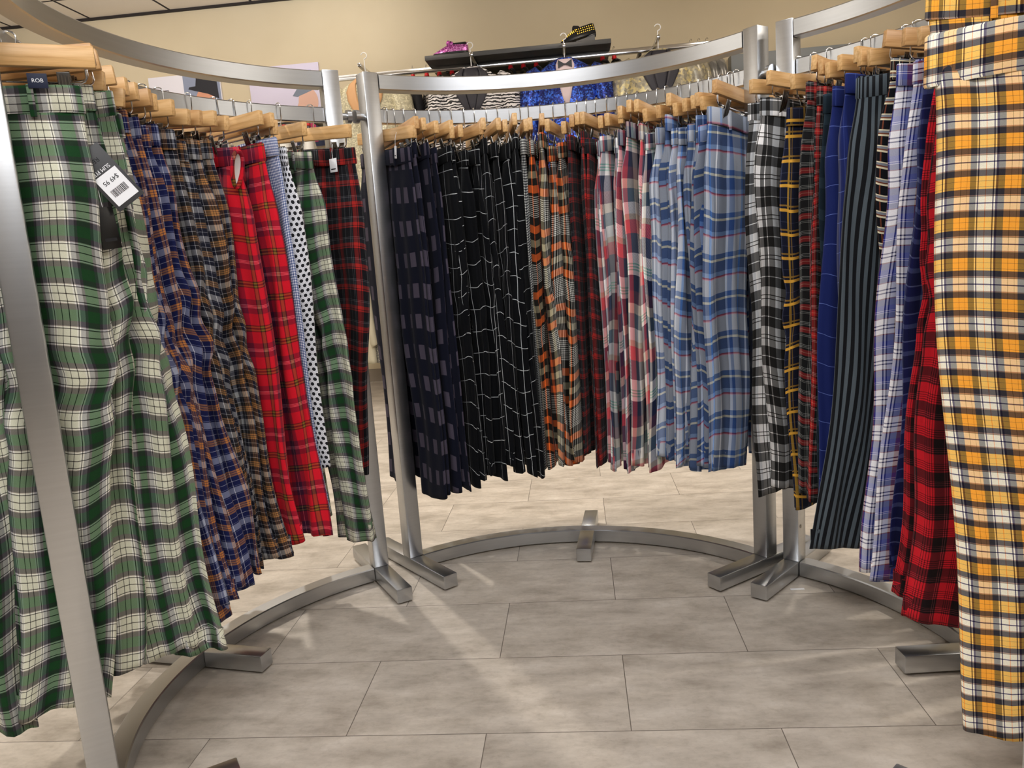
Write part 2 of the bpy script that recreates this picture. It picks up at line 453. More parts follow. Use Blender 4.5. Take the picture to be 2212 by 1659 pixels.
F['orange'] = plaid('orange_black_check',
    [(19, K), (20, '#ef6a28'), (19, K), (18, '#a39a7c'), (19, K), (20, '#ef6a28'), (6, K)] + _pin * 9,
    [(21, K), (23, '#ef6a28'), (21, K), (21, '#a39a7c'), (21, K), (23, '#ef6a28'), (10, K)] + _pin * 11, gain=1.15, geo=0.5)
F['hound'] = plaid('houndstooth_check', [(4, '#e2e5e0'), (4, '#14151a')], [(4, '#e2e5e0'), (4, '#14151a')])
F['multi'] = plaid('coral_mint_navy_check',
    [(24, '#e8e6e4'), (16, '#d9525a'), (20, '#3d4458'), (22, '#e2d8c8'), (14, '#17203e'), (3, '#f0f0ee'), (4, '#86c4b0'), (3, '#f0f0ee'), (4, '#86c4b0'), (14, '#f0f0ee'), (18, '#5a1a30'), (18, '#4a5262')],
    [(30, '#ecebea'), (14, '#cdb9a0'), (34, '#d9525a'), (48, '#464d60'), (26, '#ecebea'), (3, '#7cc0aa'), (4, '#ecebea'), (3, '#7cc0aa'), (4, '#ecebea'), (3, '#7cc0aa'), (12, '#ecebea'), (38, '#17203e'), (30, '#5a3040'), (24, '#cfc2ae'), (36, '#4e6470')], twill=.0042, gain=1.12, sc=1.2, geo=0.45)
F['blue'] = plaid('blue_grey_plaid',
    [(40, '#b9c0cc'), (8, '#5b8fd6'), (20, '#596270'), (6, '#e6e8ea'), (10, '#596270'), (34, '#3a4250'), (8, '#a4b4d0'), (16, '#3a5a96')],
    [(44, '#b8bfcb'), (14, '#2f4f8c'), (7, '#d8d4b8'), (30, '#2a4680'), (12, '#6d8fc6'), (4, '#8a1c34'), (3, '#d88090')], gain=1.1, geo=0.5)
F['bw'] = plaid('black_white_check',
    [(14, '#1a1a1a'), (9, '#b5bcc4'), (13, '#f4f4f4'), (2, K), (7, '#f4f4f4'), (2, K), (13, '#f4f4f4'), (9, '#1a1a1a'), (2, '#e8e8e8'), (14, '#1a1a1a'), (20, '#8f979f')],
    [(14, '#f6f6f6'), (2.2, K), (7, '#f6f6f6'), (2.2, K), (16, '#f6f6f6'), (22, '#232221'), (2.2, '#ffffff'), (22, '#232221'), (4, '#f6f6f6')], gain=1.15, sc=1.17, geo=0.9)
F['gold'] = plaid('navy_gold_check',
    [(28, '#171b2e'), (1, '#454a60'), (14, '#171b2e'), (6, '#94742f'), (4, K), (3, '#6a5428')],
    [(20, '#171b2e'), (1, '#454a60'), (16, '#171b2e'), (4, '#8a6a30'), (5, K), (7, '#d6a23e'), (3, K)], mode='LIGHTEN', sc=1.1, gain=1.1)
F['blackred'] = plaid('black_red_tartan',
    [(16, '#1a1b1c'), (1, '#b9bcb8'), (3, '#1a1b1c'), (1, '#b9bcb8'), (3, '#1a1b1c'), (1, '#b9bcb8'), (16, '#1a1b1c'), (6, '#c02a2a'), (1, '#e0a080'), (7, '#c02a2a'), (6, '#1a1b1c'), (1, '#8a8c8a'), (5, '#1a1b1c')],
    [(20, '#1a1b1c'), (1, '#b9bcb8'), (2.5, '#1a1b1c'), (1, '#b9bcb8'), (2.5, '#1a1b1c'), (1, '#b9bcb8'), (5, '#1a1b1c'), (6, '#a82626'), (1, '#d89880'), (7, '#a82626'), (5, '#1a1b1c'), (1, '#b9bcb8'), (2.5, '#1a1b1c'), (1, '#b9bcb8')], gain=1.1, geo=0.35)
F['slate'] = plaid('dark_slate_check', [(24, '#1c2a34'), (20, '#2c3c46')], [(50, '#1a2630'), (26, '#34444e')], gain=1.0)
F['cobalt'] = plaid('cobalt_blue_faint_check', [(64, '#16235e'), (1.4, '#4a5ca0')], [(70, '#16235e'), (1.6, '#5a6cb0')], 'LIGHTEN', gain=1.15, sheen=.4)
F['navywhite'] = plaid('navy_white_windowpane', [(34, '#131f55'), (1.8, '#dcdfe8')], [(34, '#131f55'), (1.8, '#dcdfe8')], 'LIGHTEN', gain=1.1)
F['stripe'] = plaid('slate_black_stripe', [(8.5, '#59646c'), (8.5, '#15171b')], [(100, '#59646c'), (100, '#59646c')], 'DARKEN', gain=1.1, sheen=.3)
F['cream'] = plaid('black_cream_check', [(18, '#14161c'), (3, '#e8dfc0'), (6, '#14161c'), (3, '#7a4430')], [(20, '#14161c'), (2.5, '#efe6c6'), (5, '#8a8f98'), (3, '#7a4430'), (4, '#efe6c6')], mode='LIGHTEN', gain=1.1)
F['bluewhite'] = plaid('blue_white_maroon_plaid',
    [(14, '#f0f0f6'), (3, '#14174a'), (4, '#e0e0ee'), (3, '#14174a'), (14, '#8088b8'), (1, '#8a7040'), (16, '#6d2438'), (1, '#8a7040'), (16, '#1c2a80')],
    [(13, '#f6f6fa'), (3, '#14174a'), (5, '#f6f6fa'), (3, '#14174a'), (10, '#f6f6fa'), (1, '#8a7040'), (2, '#74283a'), (14, '#4a5488'), (12, '#2c3a9a'), (1, '#e8e8f4'), (3, '#2c3a9a'), (1, '#e8e8f4'), (12, '#4a5488'), (2, '#74283a')], gain=1.12, geo=0.3)
F['darknavy'] = plaid('navy_deep_check', [(22, '#11143a'), (10, '#5a6488'), (22, '#14174a')], [(26, '#11143a'), (3, '#8088a8'), (20, '#14174a'), (10, '#5a6488')])
_rl = [(3.2, '#cc1f2c'), (1.3, '#2a0d10')]
F['redblack'] = plaid('red_black_check',
    _rl * 5 + [(20, '#1c1416'), (1, '#c06068'), (4, '#1c1416'), (1, '#c06068'), (4, '#1c1416'), (14, '#cc1f2c')],
    [(16, '#cc1f2c')] + _rl * 5 + [(18, '#1c1416'), (1, '#a04048'), (3, '#1c1416'), (1, '#a04048'), (3, '#1c1416'), (1, '#a04048'), (4, '#1c1416')], gain=1.1, geo=0.8)
F['yellow'] = plaid('yellow_grey_plaid',
    [(8, '#fbb36a'), (.7, '#8a5a20'), (8, '#fbb36a'), (.7, '#8a5a20'), (4, '#fbb36a'), (9, '#50525a'), (2, '#f4f2e8'), (1.6, '#1a1636'), (9, '#eeeadd'), (1, '#f0905a'), (9, '#eeeadd'), (1.6, '#1a1636'), (2, '#f4f2e8'), (3, '#1a1636'), (9, '#50525a')],
    [(7, '#ffa51e'), (.7, '#8a5a20'), (8, '#ffa51e'), (.7, '#8a5a20'), (3, '#ffa51e'), (9, '#17141a'), (1, '#9a7060'), (1.4, '#4a4030'), (9, '#f4f0d8'), (1.8, '#1a1636'), (9, '#f4f0d8'), (1.4, '#9a7060'), (1.2, '#4a4030'), (9, '#17141a')], geo=0.85, gain=1.2)
F['print'] = plaid('blue_white_tiny_print', [(3, '#e8eaf2'), (3, '#3a4a80')], [(3, '#e8eaf2'), (4, '#5a6a98')])
def dots_mat():
    t = NT('black_dots_on_white')
    uv = t.n('ShaderNodeUVMap'); uv.uv_map = 'UVMap'
    def lattice(loc):
        v = t.mapping(uv.outputs[0], (1 / .0165, 1 / .0286, 1), loc=loc)
        sx = t.n('ShaderNodeSeparateXYZ'); t.l(v, sx.inputs[0])
        a = t.math('MULTIPLY', t.math('SUBTRACT', t.math('FRACT', sx.outputs[0]), .5), .0165)
        bq = t.math('MULTIPLY', t.math('SUBTRACT', t.math('FRACT', sx.outputs[1]), .5), .0286)
        return t.math('SQRT', t.math('ADD', t.math('MULTIPLY', a, a), t.math('MULTIPLY', bq, bq)))
    d = t.math('MINIMUM', lattice((0, 0, 0)), lattice((.5, .5, 0)))
    c = t.ramp(t.math('MULTIPLY', d, 100), [(0, lin('#101018')), (.5, lin('#101018')), (.54, lin('#e9eaee')), (.74, lin('#e9eaee')), (.78, lin('#9a9ca8')), (.84, lin('#e9eaee'))])
    t.l(c, t.b.inputs['Base Color']); t.set(Roughness=.85)
    return t.m
F['dots'] = dots_mat()

# ------------------------------------------------------------------ trousers
def smooth(x): x = np.clip(x, 0, 1); return x * x * (3 - 2 * x)
def leg_arrays(side, rng, L, w0, w1, bmax, hemw, lean, Rad, fold, sway, crumple, inner, nrow=72, n=44, tilt0=0.):
    s = np.linspace(0, L, nrow)[:, None]
    th = np.linspace(0, 2 * PI, n, endpoint=False)[None, :]
    hip = smooth(s / .2)
    w = w0 + (w1 - w0) * hip
    c0 = side * w / 4; a0 = w / 4 + .002
    k = smooth((s - .22) / .25)
    lt = np.clip((s - .2) / (L - .2), 0, 1)
    a = a0 + (hemw / 2 - a0) * smooth(lt * 1.0) * 1.0
    outer0 = side * w / 2
    hem_c = inner
    c = c0 + (hem_c - c0) * (lt ** 1.1)
    c = c + lean * lt ** 1.3
    b = .011 + (bmax - .011) * smooth((s - .02) / .16)
    b = b * (1 - .12 * lt + .10 * np.sin(s * 7 + rng.uniform(0, 6)))
    e = 2 / 2.3
    cs, sn = np.cos(th), np.sin(th)
    X = np.sign(cs) * np.abs(cs) ** e
    Y = np.sign(sn) * np.abs(sn) ** e
    # fold ridges on the contour
    fr = smooth((s - .03) / .12) * fold
    rid = 0
    for q in range(3):
        kk = rng.integers(3, 8); rid = rid + rng.uniform(.06, .13) * np.sin(kk * th + rng.uniform(0, 6) + rng.uniform(-3, 3) * s)
    r = 1 + fr * rid
    x = c + a * X * (1 + .3 * fr * rid)
    y = b * Y * r
    # whole sheet bends sideways
    sb = 0
    for q in range(3):
        sb = sb + rng.uniform(.3, 1) * np.sin(2 * PI * rng.uniform(1.5, 4.5) * (x / .2) + rng.uniform(0, 6) + rng.uniform(-5, 5) * s)
    y = y + fr * .22 * bmax * sb
    y = y + sway * lt ** 1.5 + .25 * bmax * np.sin(s * rng.uniform(3, 6) + rng.uniform(0, 6)) * smooth(s / .3)
    if crumple > 0:
        sc = L * rng.uniform(.36, .52)
        g = np.exp(-((s - sc) / .11) ** 2)
        y = y + crumple * .55 * g * np.sin(2 * PI * (s * 7 + side * x * 9) + rng.uniform(0, 6))
        x = x + crumple * .6 * g * np.sin(2 * PI * s * 7 + rng.uniform(0, 6) + 1.5 * np.sin(th))
    x = x + .006 * np.sin(s * rng.uniform(8, 14) + rng.uniform(0, 6)) * smooth((s - .1) / .2)
    y = y * np.clip((Rad - x) / Rad, .45, 1.35)
    z = -s + 0 * th
    z = z + lt ** 6 * (.01 * np.sin(th + rng.uniform(0, 6)) + rng.uniform(-.012, .012))
    z = z + math.tan(tilt0) * x * (1 - lt)
    P = np.stack([x + 0 * th, y + 0 * th, z + 0 * th], -1)
    # cloth coordinates in metres
    m = P[nrow // 2]
    seg = np.linalg.norm(np.roll(m, -1, 0) - m, axis=1)
    cum = np.concatenate([[0], np.cumsum(seg)])
    per0 = cum[-1]
    uo, vo = rng.uniform(0, 1), rng.uniform(0, 1)
    tilt = rng.uniform(-.10, .10)
    U = (cum[None, :] + 0 * s) + uo
    thc = np.linspace(0, 2 * PI, n + 1)[None, :]
    V = s + vo + tilt * side * (np.cos(thc) * a) + fold * .006 * np.sin(2 * thc + 6 * s + rng.uniform(0, 6)) * smooth((s - .1) / .2)
    return P, U, V
def tube_mesh(P, U, V, hem=True):
    nr, n, _ = P.shape
    if hem:
        c = P[-1].mean(0)
        ring1 = P[-1] + (c - P[-1]) * np.array([.04, .18, 0]); ring2 = ring1 + np.array([0, 0, .05])
        P = np.concatenate([P, ring1[None], ring2[None]]); U = np.concatenate([U, U[-1:], U[-1:]]); V = np.concatenate([V, V[-1:] + .004, V[-1:] + .05])
        nr += 2
    idx = np.arange(nr * n).reshape(nr, n)
    j = np.arange(n); j2 = (j + 1) % n
    A = idx[:-1][:, j]; B = idx[:-1][:, j2]; C = idx[1:][:, j2]; D = idx[1:][:, j]
    faces = np.stack([A, D, C, B], -1).reshape(-1, 4)
    uu = np.stack([U[:-1, :-1], U[1:, :-1], U[1:, 1:], U[:-1, 1:]], -1).reshape(-1, 4)
    vv = np.stack([V[:-1, :-1], V[1:, :-1], V[1:, 1:], V[:-1, 1:]], -1).reshape(-1, 4)
    return P.reshape(-1, 3), faces, np.stack([uu, vv], -1).reshape(-1, 2)
WAIST_Z = 1.372
def make_trousers(rack, t, fabric, L=1.05, w0=.345, w1=.39, bmax=.022, lean=.04, yaw=0., fold=1., sway=0., crumple=0., hemw=.17, dz=0., seed=0, shift=0., tilt=0.):
    rng = np.random.default_rng(seed)
    p, an = arc_pt(rack, t)
    Rad = ARC[rack][1]
    rz = an + PI + yaw
    root = empty('trousers', (p.x, p.y, WAIST_Z + dz), rz)
    mat = F[fabric]
    for side in (1, -1):
        inner = side * (w1 / 2 - hemw / 2 + .004)
        P, U, V = leg_arrays(side, rng, L, w0, w1, bmax, hemw, lean if side > 0 else lean * .2, Rad, fold, sway * (1 if side > 0 else .3), crumple, inner, tilt0=tilt)
        P[..., 0] += shift
        vs, fs, uv = tube_mesh(P, U, V)
        mesh_obj('leg', vs, fs, mat, root, uvs=uv, sharp=0)
    # waistband: flat band all round the top, open above
    n = 60
    th = np.linspace(0, 2 * PI, n, endpoint=False)
    rows = []
    ph = rng.uniform(0, 6)
    for zz, ex in ((-.046, .0035), (-.044, .005), (-.002, .0035), (0.0, .002), (-.001, -.001), (-.03, -.002)):
        X = np.sign(np.cos(th)) * np.abs(np.cos(th)) ** .8 * (w0 / 2 + ex + .002)
        Y = np.sign(np.sin(th)) * np.abs(np.sin(th)) ** .8 * (.0125 + ex) + .003 * np.sin(X * 30 + ph)
        rows.append(np.stack([X + shift, Y, zz + .003 * np.sin(X * 22 + ph) + math.tan(tilt) * X], -1))
    P = np.array(rows)
    per = w0 * 2
    U = np.tile(np.linspace(0, per, n + 1)[None], (6, 1)) + rng.uniform(0, 1)
    V = np.tile(np.array([0, .002, .044, .047, .05, .08])[:, None], (1, n + 1)) + rng.uniform(0, 1)
    vs, fs, uv = tube_mesh(P[::-1], U, V[::-1], hem=False)
    mesh_obj('waistband', vs, fs, mat, root, uvs=uv, sharp=50)
    for xx, sd in ((w0 * .30, -1), (w0 * .30, 1), (-w0 * .28, -1)):
        b = bmesh.new(); yy = sd * .0185
        add_box(b, xx - .005 + shift, xx + .005 + shift, yy - .0015, yy + .0015, -.052 + math.tan(tilt) * xx, .001 + math.tan(tilt) * xx, .0008)
        ob = bm_obj('belt_loop', b, mat, root)
        uvl = ob.data.uv_layers.new(name='UVMap')
        for lp in ob.data.loops:
            co = ob.data.vertices[lp.vertex_index].co
            uvl.data[lp.index].uv = (co.x + .3 + seed * .013, co.z + .6)
    return root

# ------------------------------------------------------------------ hangers
def make_hanger():
    root = empty('clip_hanger')
    b = add_box(bmesh.new(), -.168, .168, -.008, .008, -.0185, .0185, .0025)
    bm_obj('wooden_bar', b, WOOD, root)
    b = bmesh.new()
    pts = [(0.010, 0, .018), (0.013, 0, .028), (.0165, 0, .04), (.0165, 0, .062)]
    for q in range(9):
        a = q / 8 * PI
        pts.append((math.cos(a) * .0165, 0, .0735 + math.sin(a) * .0105))
    pts += [(-.0165, 0, .063)]
    add_tube(b, pts, .0016, 8)
    bm_obj('hook', b, CHROME, root)
    b = bmesh.new()
    pts = [(-.150, 0, -.016), (-.150, 0, -.035), (-.147, 0, -.040), (-.141, 0, -.043), (.141, 0, -.043), (.147, 0, -.040), (.150, 0, -.035), (.150, 0, -.016)]
    add_tube(b, pts, .0019, 8)
    bm_obj('clip_rod', b, CHROME, root)
    for x in (-.115, .115):
        b = bmesh.new()
        for s in (-1, 1):
            m = Matrix.Translation((x, s * .010, -.052)) @ Matrix.Rotation(s * R_(-14), 4, 'X')
            add_box(b, -.010, .010, -.0012, .0012, -.034, .024, .0006, m)
            for q in range(4):
                add_box(b, -.0085 + q * .005, -.0065 + q * .005, s * .0006 - .0012, s * .0006 + .0012, -.03, .02, 0, m)
        add_tube(b, [(x - .009, 0, -.046), (x + .009, 0, -.046)], .0052, 10)
        bm_obj('clip', b, CLIP, root)
    return root
HPROTO = make_hanger()
HKIDS = list(HPROTO.children)
_first = [True]
def place_hanger(loc, rz, tilt, label, group):
    if _first[0]:
        r = HPROTO; _first[0] = False
    else:
        r = HPROTO.copy(); COL.objects.link(r)
        for ch in HKIDS:
            c2 = ch.copy(); COL.objects.link(c2); c2.parent = r
    r.location = loc; r.rotation_euler = (0, tilt, rz)
    tag(r, label, 'hanger', group)
    return r

# ------------------------------------------------------------------ what hangs where
NAMES = dict(green='green and cream plaid', navy='navy and orange plaid', brown='charcoal and tan plaid', red='bright red tartan',
    dkred='black and red grey-lined plaid', navycheck='navy and grey block check', window='black white-windowpane', orange='orange and black check',
    hound='tiny houndstooth check', multi='coral mint and navy patchwork check', blue='pale blue and slate plaid', bw='black and white check',
    gold='navy and gold check', blackred='black and red tartan', slate='dark slate check', cobalt='cobalt blue faintly checked', navywhite='navy white-windowpane',
    stripe='slate and black striped', cream='black and cream check', bluewhite='blue white and maroon plaid', darknavy='deep navy check',
    redblack='red and black check', yellow='yellow and grey plaid', green2='green and cream plaid', print='blue and white tiny print', dots='white black-dotted')
SIDE = dict(L='left', C='middle', R='right')
# rack, fabric, [t positions], defaults
PLAN = [
 ('L', 'green', [.05, .095, .14, .18], dict(L=1.12, w0=.36, w1=.38, fold=1.7, crumple=.012, bmax=.032, leans=[-.12, -.07, -.01, .03], shifts=[-.045, -.03, -.005, -.0])),
 ('L', 'navy', [.225, .265, .305, .345, .385, .425], dict(L=1.08, fold=1.35, crumple=.014, bmax=.028, shift=-.02, lean=.07)),
 ('L', 'brown', [.47, .51, .55, .59], dict(L=1.09, fold=1.3, crumple=.010, bmax=.025, shift=-.02, lean=.06)),
 ('L', 'red', [.66, .725], dict(L=1.08, bmax=.036, lean=.05, fold=.7, hemw=.19, dz=-.01)),
 ('L', 'print', [.765], dict(L=1.05, bmax=.02, lean=.02, shift=.01)),
 ('L', 'dots', [.805], dict(L=.92, bmax=.022, lean=.0, shift=.01)),
 ('L', 'green2', [.872], dict(fold=1.5, L=1.13, bmax=.034, lean=.09, shift=.0, crumple=.010)),
 ('L', 'dkred', [.945], dict(L=.98, bmax=.026, lean=-.13, yaw=.30, shift=.0)),
 ('C', 'navycheck', [.035, .06, .085, .115], dict(L=1.09, bmax=.018, lean=.02, shift=-.02)),
 ('C', 'window', [.15, .18, .21, .24, .27, .30, .33, .36], dict(fold=1.4, L=1.045, bmax=.021, lean=.03, shift=-.01, crumple=.006)),
 ('C', 'hound', [.388], dict(L=1.02, bmax=.012, lean=.0)),
 ('C', 'orange', [.41, .44, .475, .505], dict(fold=1.4, L=1.02, bmax=.024, lean=.05, crumple=.006)),
 ('C', 'dkred', [.535, .56, .585], dict(L=1.02, bmax=.015, lean=.01)),
 ('C', 'multi', [.612, .638, .664, .69, .716, .742, .768], dict(fold=1.4, L=1.03, bmax=.020, lean=.03)),
 ('C', 'blue', [.80, .828, .856, .882, .908, .932, .952, .972], dict(fold=1.4, L=1.0, bmax=.020, lean=.03)),
 ('R', 'bw', [.022, .055], dict(L=1.07, bmax=.016, lean=-.03, shift=.0, yaw=-.33)),
 ('R', 'gold', [.095], dict(L=1.10, bmax=.022, lean=-.02, shift=.0, crumple=.014, yaw=-.12)),
 ('R', 'blackred', [.135, .17], dict(L=1.06, bmax=.024, lean=.03)),
 ('R', 'slate', [.195], dict(L=1.04, bmax=.014, lean=.0)),
 ('R', 'cobalt', [.225, .26], dict(L=.98, bmax=.034, lean=.02, shift=.015, fold=1.3)),
 ('R', 'navywhite', [.29], dict(L=1.0, bmax=.014, lean=.0)),
 ('R', 'stripe', [.332], dict(L=1.12, bmax=.030, lean=.10, fold=.5, shift=.03)),
 ('R', 'cream', [.38], dict(L=1.10, bmax=.018, lean=-.06, shift=-.02)),
 ('R', 'bluewhite', [.425, .475], dict(L=1.14, bmax=.022, lean=.07, fold=.5)),
 ('R', 'darknavy', [.525], dict(L=1.12, bmax=.018, lean=.05)),
 ('R', 'redblack', [.60, .66], dict(L=1.15, bmax=.024, lean=.04, fold=.7, crumple=.008)),
 ('R', 'yellow', [.80, .885], dict(L=1.2, bmax=.026, w0=.42, w1=.40, lean=-.07, fold=.5, hemw=.2, yaws=[0., .36], shifts=[0., .012])),
]
ORD = ['first', 'second', 'third', 'fourth', 'fifth', 'sixth', 'seventh', 'eighth', 'ninth']
seed = 100
TROUSERS = {}
for rack, fab, ts, kw in PLAN:
    rr = random.Random(seed)
    for i, t in enumerate(ts):
        seed += 1
        k2 = dict(kw)
        if 'shifts' in k2: k2['shift'] = k2.pop('shifts')[i]
        if 'yaws' in k2: k2['yaw'] = k2.pop('yaws')[i]
        if 'leans' in k2: k2['lean'] = k2.pop('leans')[i]
        yaw = k2.pop('yaw', 0.) + rr.uniform(-.06, .06)
        front = rack != 'C' and i == 0 and fab in ('green', 'yellow')
        tilt = k2.pop('tilt', rr.uniform(-.13, .13) if not front else 0.)
        k2['dz'] = k2.get('dz', 0.) + rr.uniform(-.012, .008)
        k2['L'] = k2['L'] + rr.uniform(-.02, .02)
        k2['lean'] = k2['lean'] + rr.uniform(-.015, .015)
        o = make_trousers(rack, t, fab, yaw=yaw, seed=seed, tilt=tilt, **k2)
        TROUSERS[(rack, fab, i)] = o
        nm = NAMES[fab]; sd = SIDE[rack]
        who = 'green and cream plaid trousers between dotted and dark red pairs' if fab == 'green2' else nm + ' trousers' if len(ts) == 1 else '%s %s trousers from the left' % (ORD[i], nm)
        tag(o, '%s on the %s rack' % (who, sd), 'trousers', '%s trousers on the %s rack' % (nm, sd))
        p, an = arc_pt(rack, t)
        hy = an + PI + yaw + rr.uniform(-.11, .11)
        place_hanger((p.x, p.y, 1.4215), hy, -tilt, 'wooden hanger holding %s, %s rack' % (who, sd), 'wooden clip hangers on the %s rack' % sd)

# ------------------------------------------------------------------ display on the back wall
def sequin(name, c1, c2, c3, scale=160, metal=.7):
    t = NT(name); o = t.obj()
    v = t.n('ShaderNodeTexVoronoi'); v.inputs['Scale'].default_value = scale; t.l(o, v.inputs['Vector'])
    sx = t.n('ShaderNodeSeparateColor'); t.l(v.outputs['Color'], sx.inputs[0])
    big = t.noise(o, 14, 3)
    f = t.math('ADD', t.math('MULTIPLY', sx.outputs[0], .5), t.math('MULTIPLY', big, .6))
    t.l(t.ramp(f, [(.3, lin(c1)), (.58, lin(c2)), (.78, lin(c3))]), t.b.inputs['Base Color'])
    t.set(Metallic=metal, Roughness=.3); t.bump(sx.outputs[1], .6, .004)
    return t.m
def zebra_mat(name, a, b2, scale=9):
    t = NT(name); o = t.obj()
    w = t.n('ShaderNodeTexWave'); w.wave_type = 'BANDS'; w.bands_direction = 'Z'
    w.inputs['Scale'].default_value = scale; w.inputs['Distortion'].default_value = 7; w.inputs['Detail'].default_value = 2; w.inputs['Detail Scale'].default_value = 1.2
    t.l(o, w.inputs['Vector'])
    t.l(t.ramp(w.outputs['Fac'], [(.42, lin(a)), (.5, lin(b2))]), t.b.inputs['Base Color']); t.set(Roughness=.6)
    return t.m
JK = dict(
    beige=sequin('champagne_sequin_cloth', '#b9b193', '#cfc8aa', '#efe8c8', 120, .15), zebra=zebra_mat('zebra_print_cloth', '#17161a', '#ece8e8', 17),
    greyzebra=zebra_mat('grey_animal_print_cloth', '#3b3836', '#b5aea6', 12), blue=sequin('blue_sequin_cloth', '#1b2048', '#28348a', '#4a7cf0', 110, .5),
    silver=sequin('silver_gold_brocade', '#8d8778', '#b0a892', '#d8c890', 60, .35), aqua=sequin('aqua_brocade', '#5f9aa0', '#98c4c6', '#d8dcc0', 40, .3),
    floral=sequin('dark_floral_brocade', '#1c2a3a', '#2f5a58', '#d0cbb8', 50, .1), grey=sequin('grey_shiny_cloth', '#6d6c69', '#8a8884', '#a8a49a', 20, .4),
    black=plain('black_jacket_cloth', '#15151a', .8), charcoal=plain('charcoal_satin', '#37363d', .5), maroon=plain('maroon_jacket_cloth', '#3a1626', .7),
    white=plain('white_jacket_cloth', '#efece6', .8), pink=plain('pale_pink_shirt', '#e2d0d4', .7), tan=plain('peach_satin', '#d9a878', .5),
    silverseq=sequin('silver_sequin_cloth', '#55555a', '#a8a8ac', '#f4f4f4', 140, .8), cream=plain('cream_cloth', '#e4dcc0', .8))
ZR = [0, -.015, -.04, -.08, -.13, -.25, -.4, -.58, -.78]
WR = [.055, .08, .135, .185, .21, .215, .205, .21, .22]
DR = [.04, .048, .056, .066, .08, .095, .09, .095, .10]
def body_wd(z): return float(np.interp(-z, [-q for q in ZR], WR)), float(np.interp(-z, [-q for q in ZR], DR))
def surf_y(x, z):
    w, d = body_wd(z); q = min(abs(x) / w, .999)
    return -d * (1 - q ** 2.4) ** (1 / 2.4)
def strip(name, rows, mat, parent, off):
    """rows: (z, x_inner, x_outer) across the jacket front, lifted off it by off"""
    b = bmesh.new(); prev = None
    for z, xa, xb in rows:
        r = [b.verts.new((xa + (xb - xa) * k / 4, surf_y(xa + (xb - xa) * k / 4, z) - off, z)) for k in range(5)]
        if prev:
            for k in range(4): b.faces.new((prev[k], prev[k + 1], r[k + 1], r[k]))
        prev = r
    o = bm_obj(name, b, mat, parent)
    md = o.modifiers.new('thick', 'SOLIDIFY'); md.thickness = .004; md.offset = 0
    return o
def make_jacket(loc, yaw, mat, label, group, lapel=None, shirt=None, length=.78, sc=1.0, sq=1.0, sleeves=True, cat='jacket', tie=None):
    root = empty('jacket', loc, yaw)
    root.scale = (sc, sc * sq, sc)
    n = 36; th = np.linspace(0, 2 * PI, n, endpoint=False)
    zs = -np.linspace(0, length, 26); P = []
    rg = np.random.default_rng(int(abs(loc[0] * 1000)) + 7)
    for z in zs:
        w, d = body_wd(max(z, -.78))
        e = 2 / 2.4
        f = 1 + .03 * np.sin(4 * th + rg.uniform(0, .4)) * min(1, -z / .3)
        P.append(np.stack([np.sign(np.cos(th)) * np.abs(np.cos(th)) ** e * w * f, np.sign(np.sin(th)) * np.abs(np.sin(th)) ** e * d * f, z + 0 * th], -1))
    P = np.array(P); U = np.zeros((26, n + 1)); V = np.zeros((26, n + 1))
    vs, fs, uv = tube_mesh(P, U, V)
    mesh_obj('jacket_body', vs, fs, mat, root, sharp=0)
    if sleeves:
        for s in (-1, 1):
            b = bmesh.new()
            add_tube(b, [(s * .165, 0, -.075), (s * .20, 0, -.10), (s * .232, -.005, -.17), (s * .25, -.01, -.28), (s * .255, -.02, -.42), (s * .245, -.045, -.60), (s * .243, -.05, -.62)],
                     [.05, .068, .072, .066, .06, .052, .045], 14)
            bm_obj('sleeve', b, mat, root, sharp=80)
    if lapel:
        for s in (-1, 1):
            rows = [(-.012, s * .045, s * .06), (-.05, s * .058, s * .105), (-.10, s * .056, s * .125), (-.16, s * .046, s * .115), (-.24, s * .028, s * .075), (-.33, s * .004, s * .02)]
            strip('lapel', rows, lapel, root, .009)
    if shirt:
        rows = [(-.012, -.046, .046), (-.05, -.06, .06), (-.10, -.058, .058), (-.16, -.048, .048), (-.24, -.03, .03), (-.33, -.006, .006)]
        strip('shirt_front', rows, shirt, root, .003)
    if tie:
        b = bmesh.new(); add_prism(b, [(-.045, -.02), (-.005, -.045), (.005, -.045), (.045, -.02), (.045, -.07), (.005, -.05), (-.005, -.05), (-.045, -.07)], -.075, -.065)
        bm_obj('bow_tie', b, tie, root)
    tag(root, label, cat, group)
    return root
def make_coat_hanger(loc, yaw, label, group, marker=REDP, big=False, hl=.1):
    root = empty('coat_hanger', loc, yaw)
    b = bmesh.new()
    r = .022
    pts = [(0, 0, .02), (0, 0, hl - .025)] + [(r * math.sin(a) * 1.0, 0, hl - r * math.cos(a) * 1.0) for a in [q / 10 * 4.4 for q in range(11)]]
    add_tube(b, pts, .0035 if big else .0022, 8)
    bm_obj('hook', b, CHROME if not big else WHITEP, root)
    b = bmesh.new(); add_tube(b, [(-.19, 0, -.055), (-.12, 0, -.012), (-.05, 0, .012), (0, 0, .02), (.05, 0, .012), (.12, 0, -.012), (.19, 0, -.055)], [.01, .014, .014, .014, .014, .014, .01], 10)
    bm_obj('shoulder_bar', b, BLACKP, root)
    if marker:
        b = bmesh.new(); add_tube(b, [(0, 0, .022), (0, 0, .035), (0, 0, .058), (0, 0, .064)], [.014, .02, .014, .006], 12)
        bm_obj('size_marker', b, marker, root)
    tag(root, label, 'hanger', group)
    return root
RV, RZ2 = 6.35, 2.51
MSH = Matrix(((E1.x, E2.x, 0, 0), (E1.y, E2.y, 0, 0), (0, 0, 1, 0), (0, 0, 0, 1)))
def shop_box(bm, u0, u1, v0, v1, z0, z1, bev=.002): return add_box(bm, u0, u1, v0, v1, z0, z1, bev, MSH)
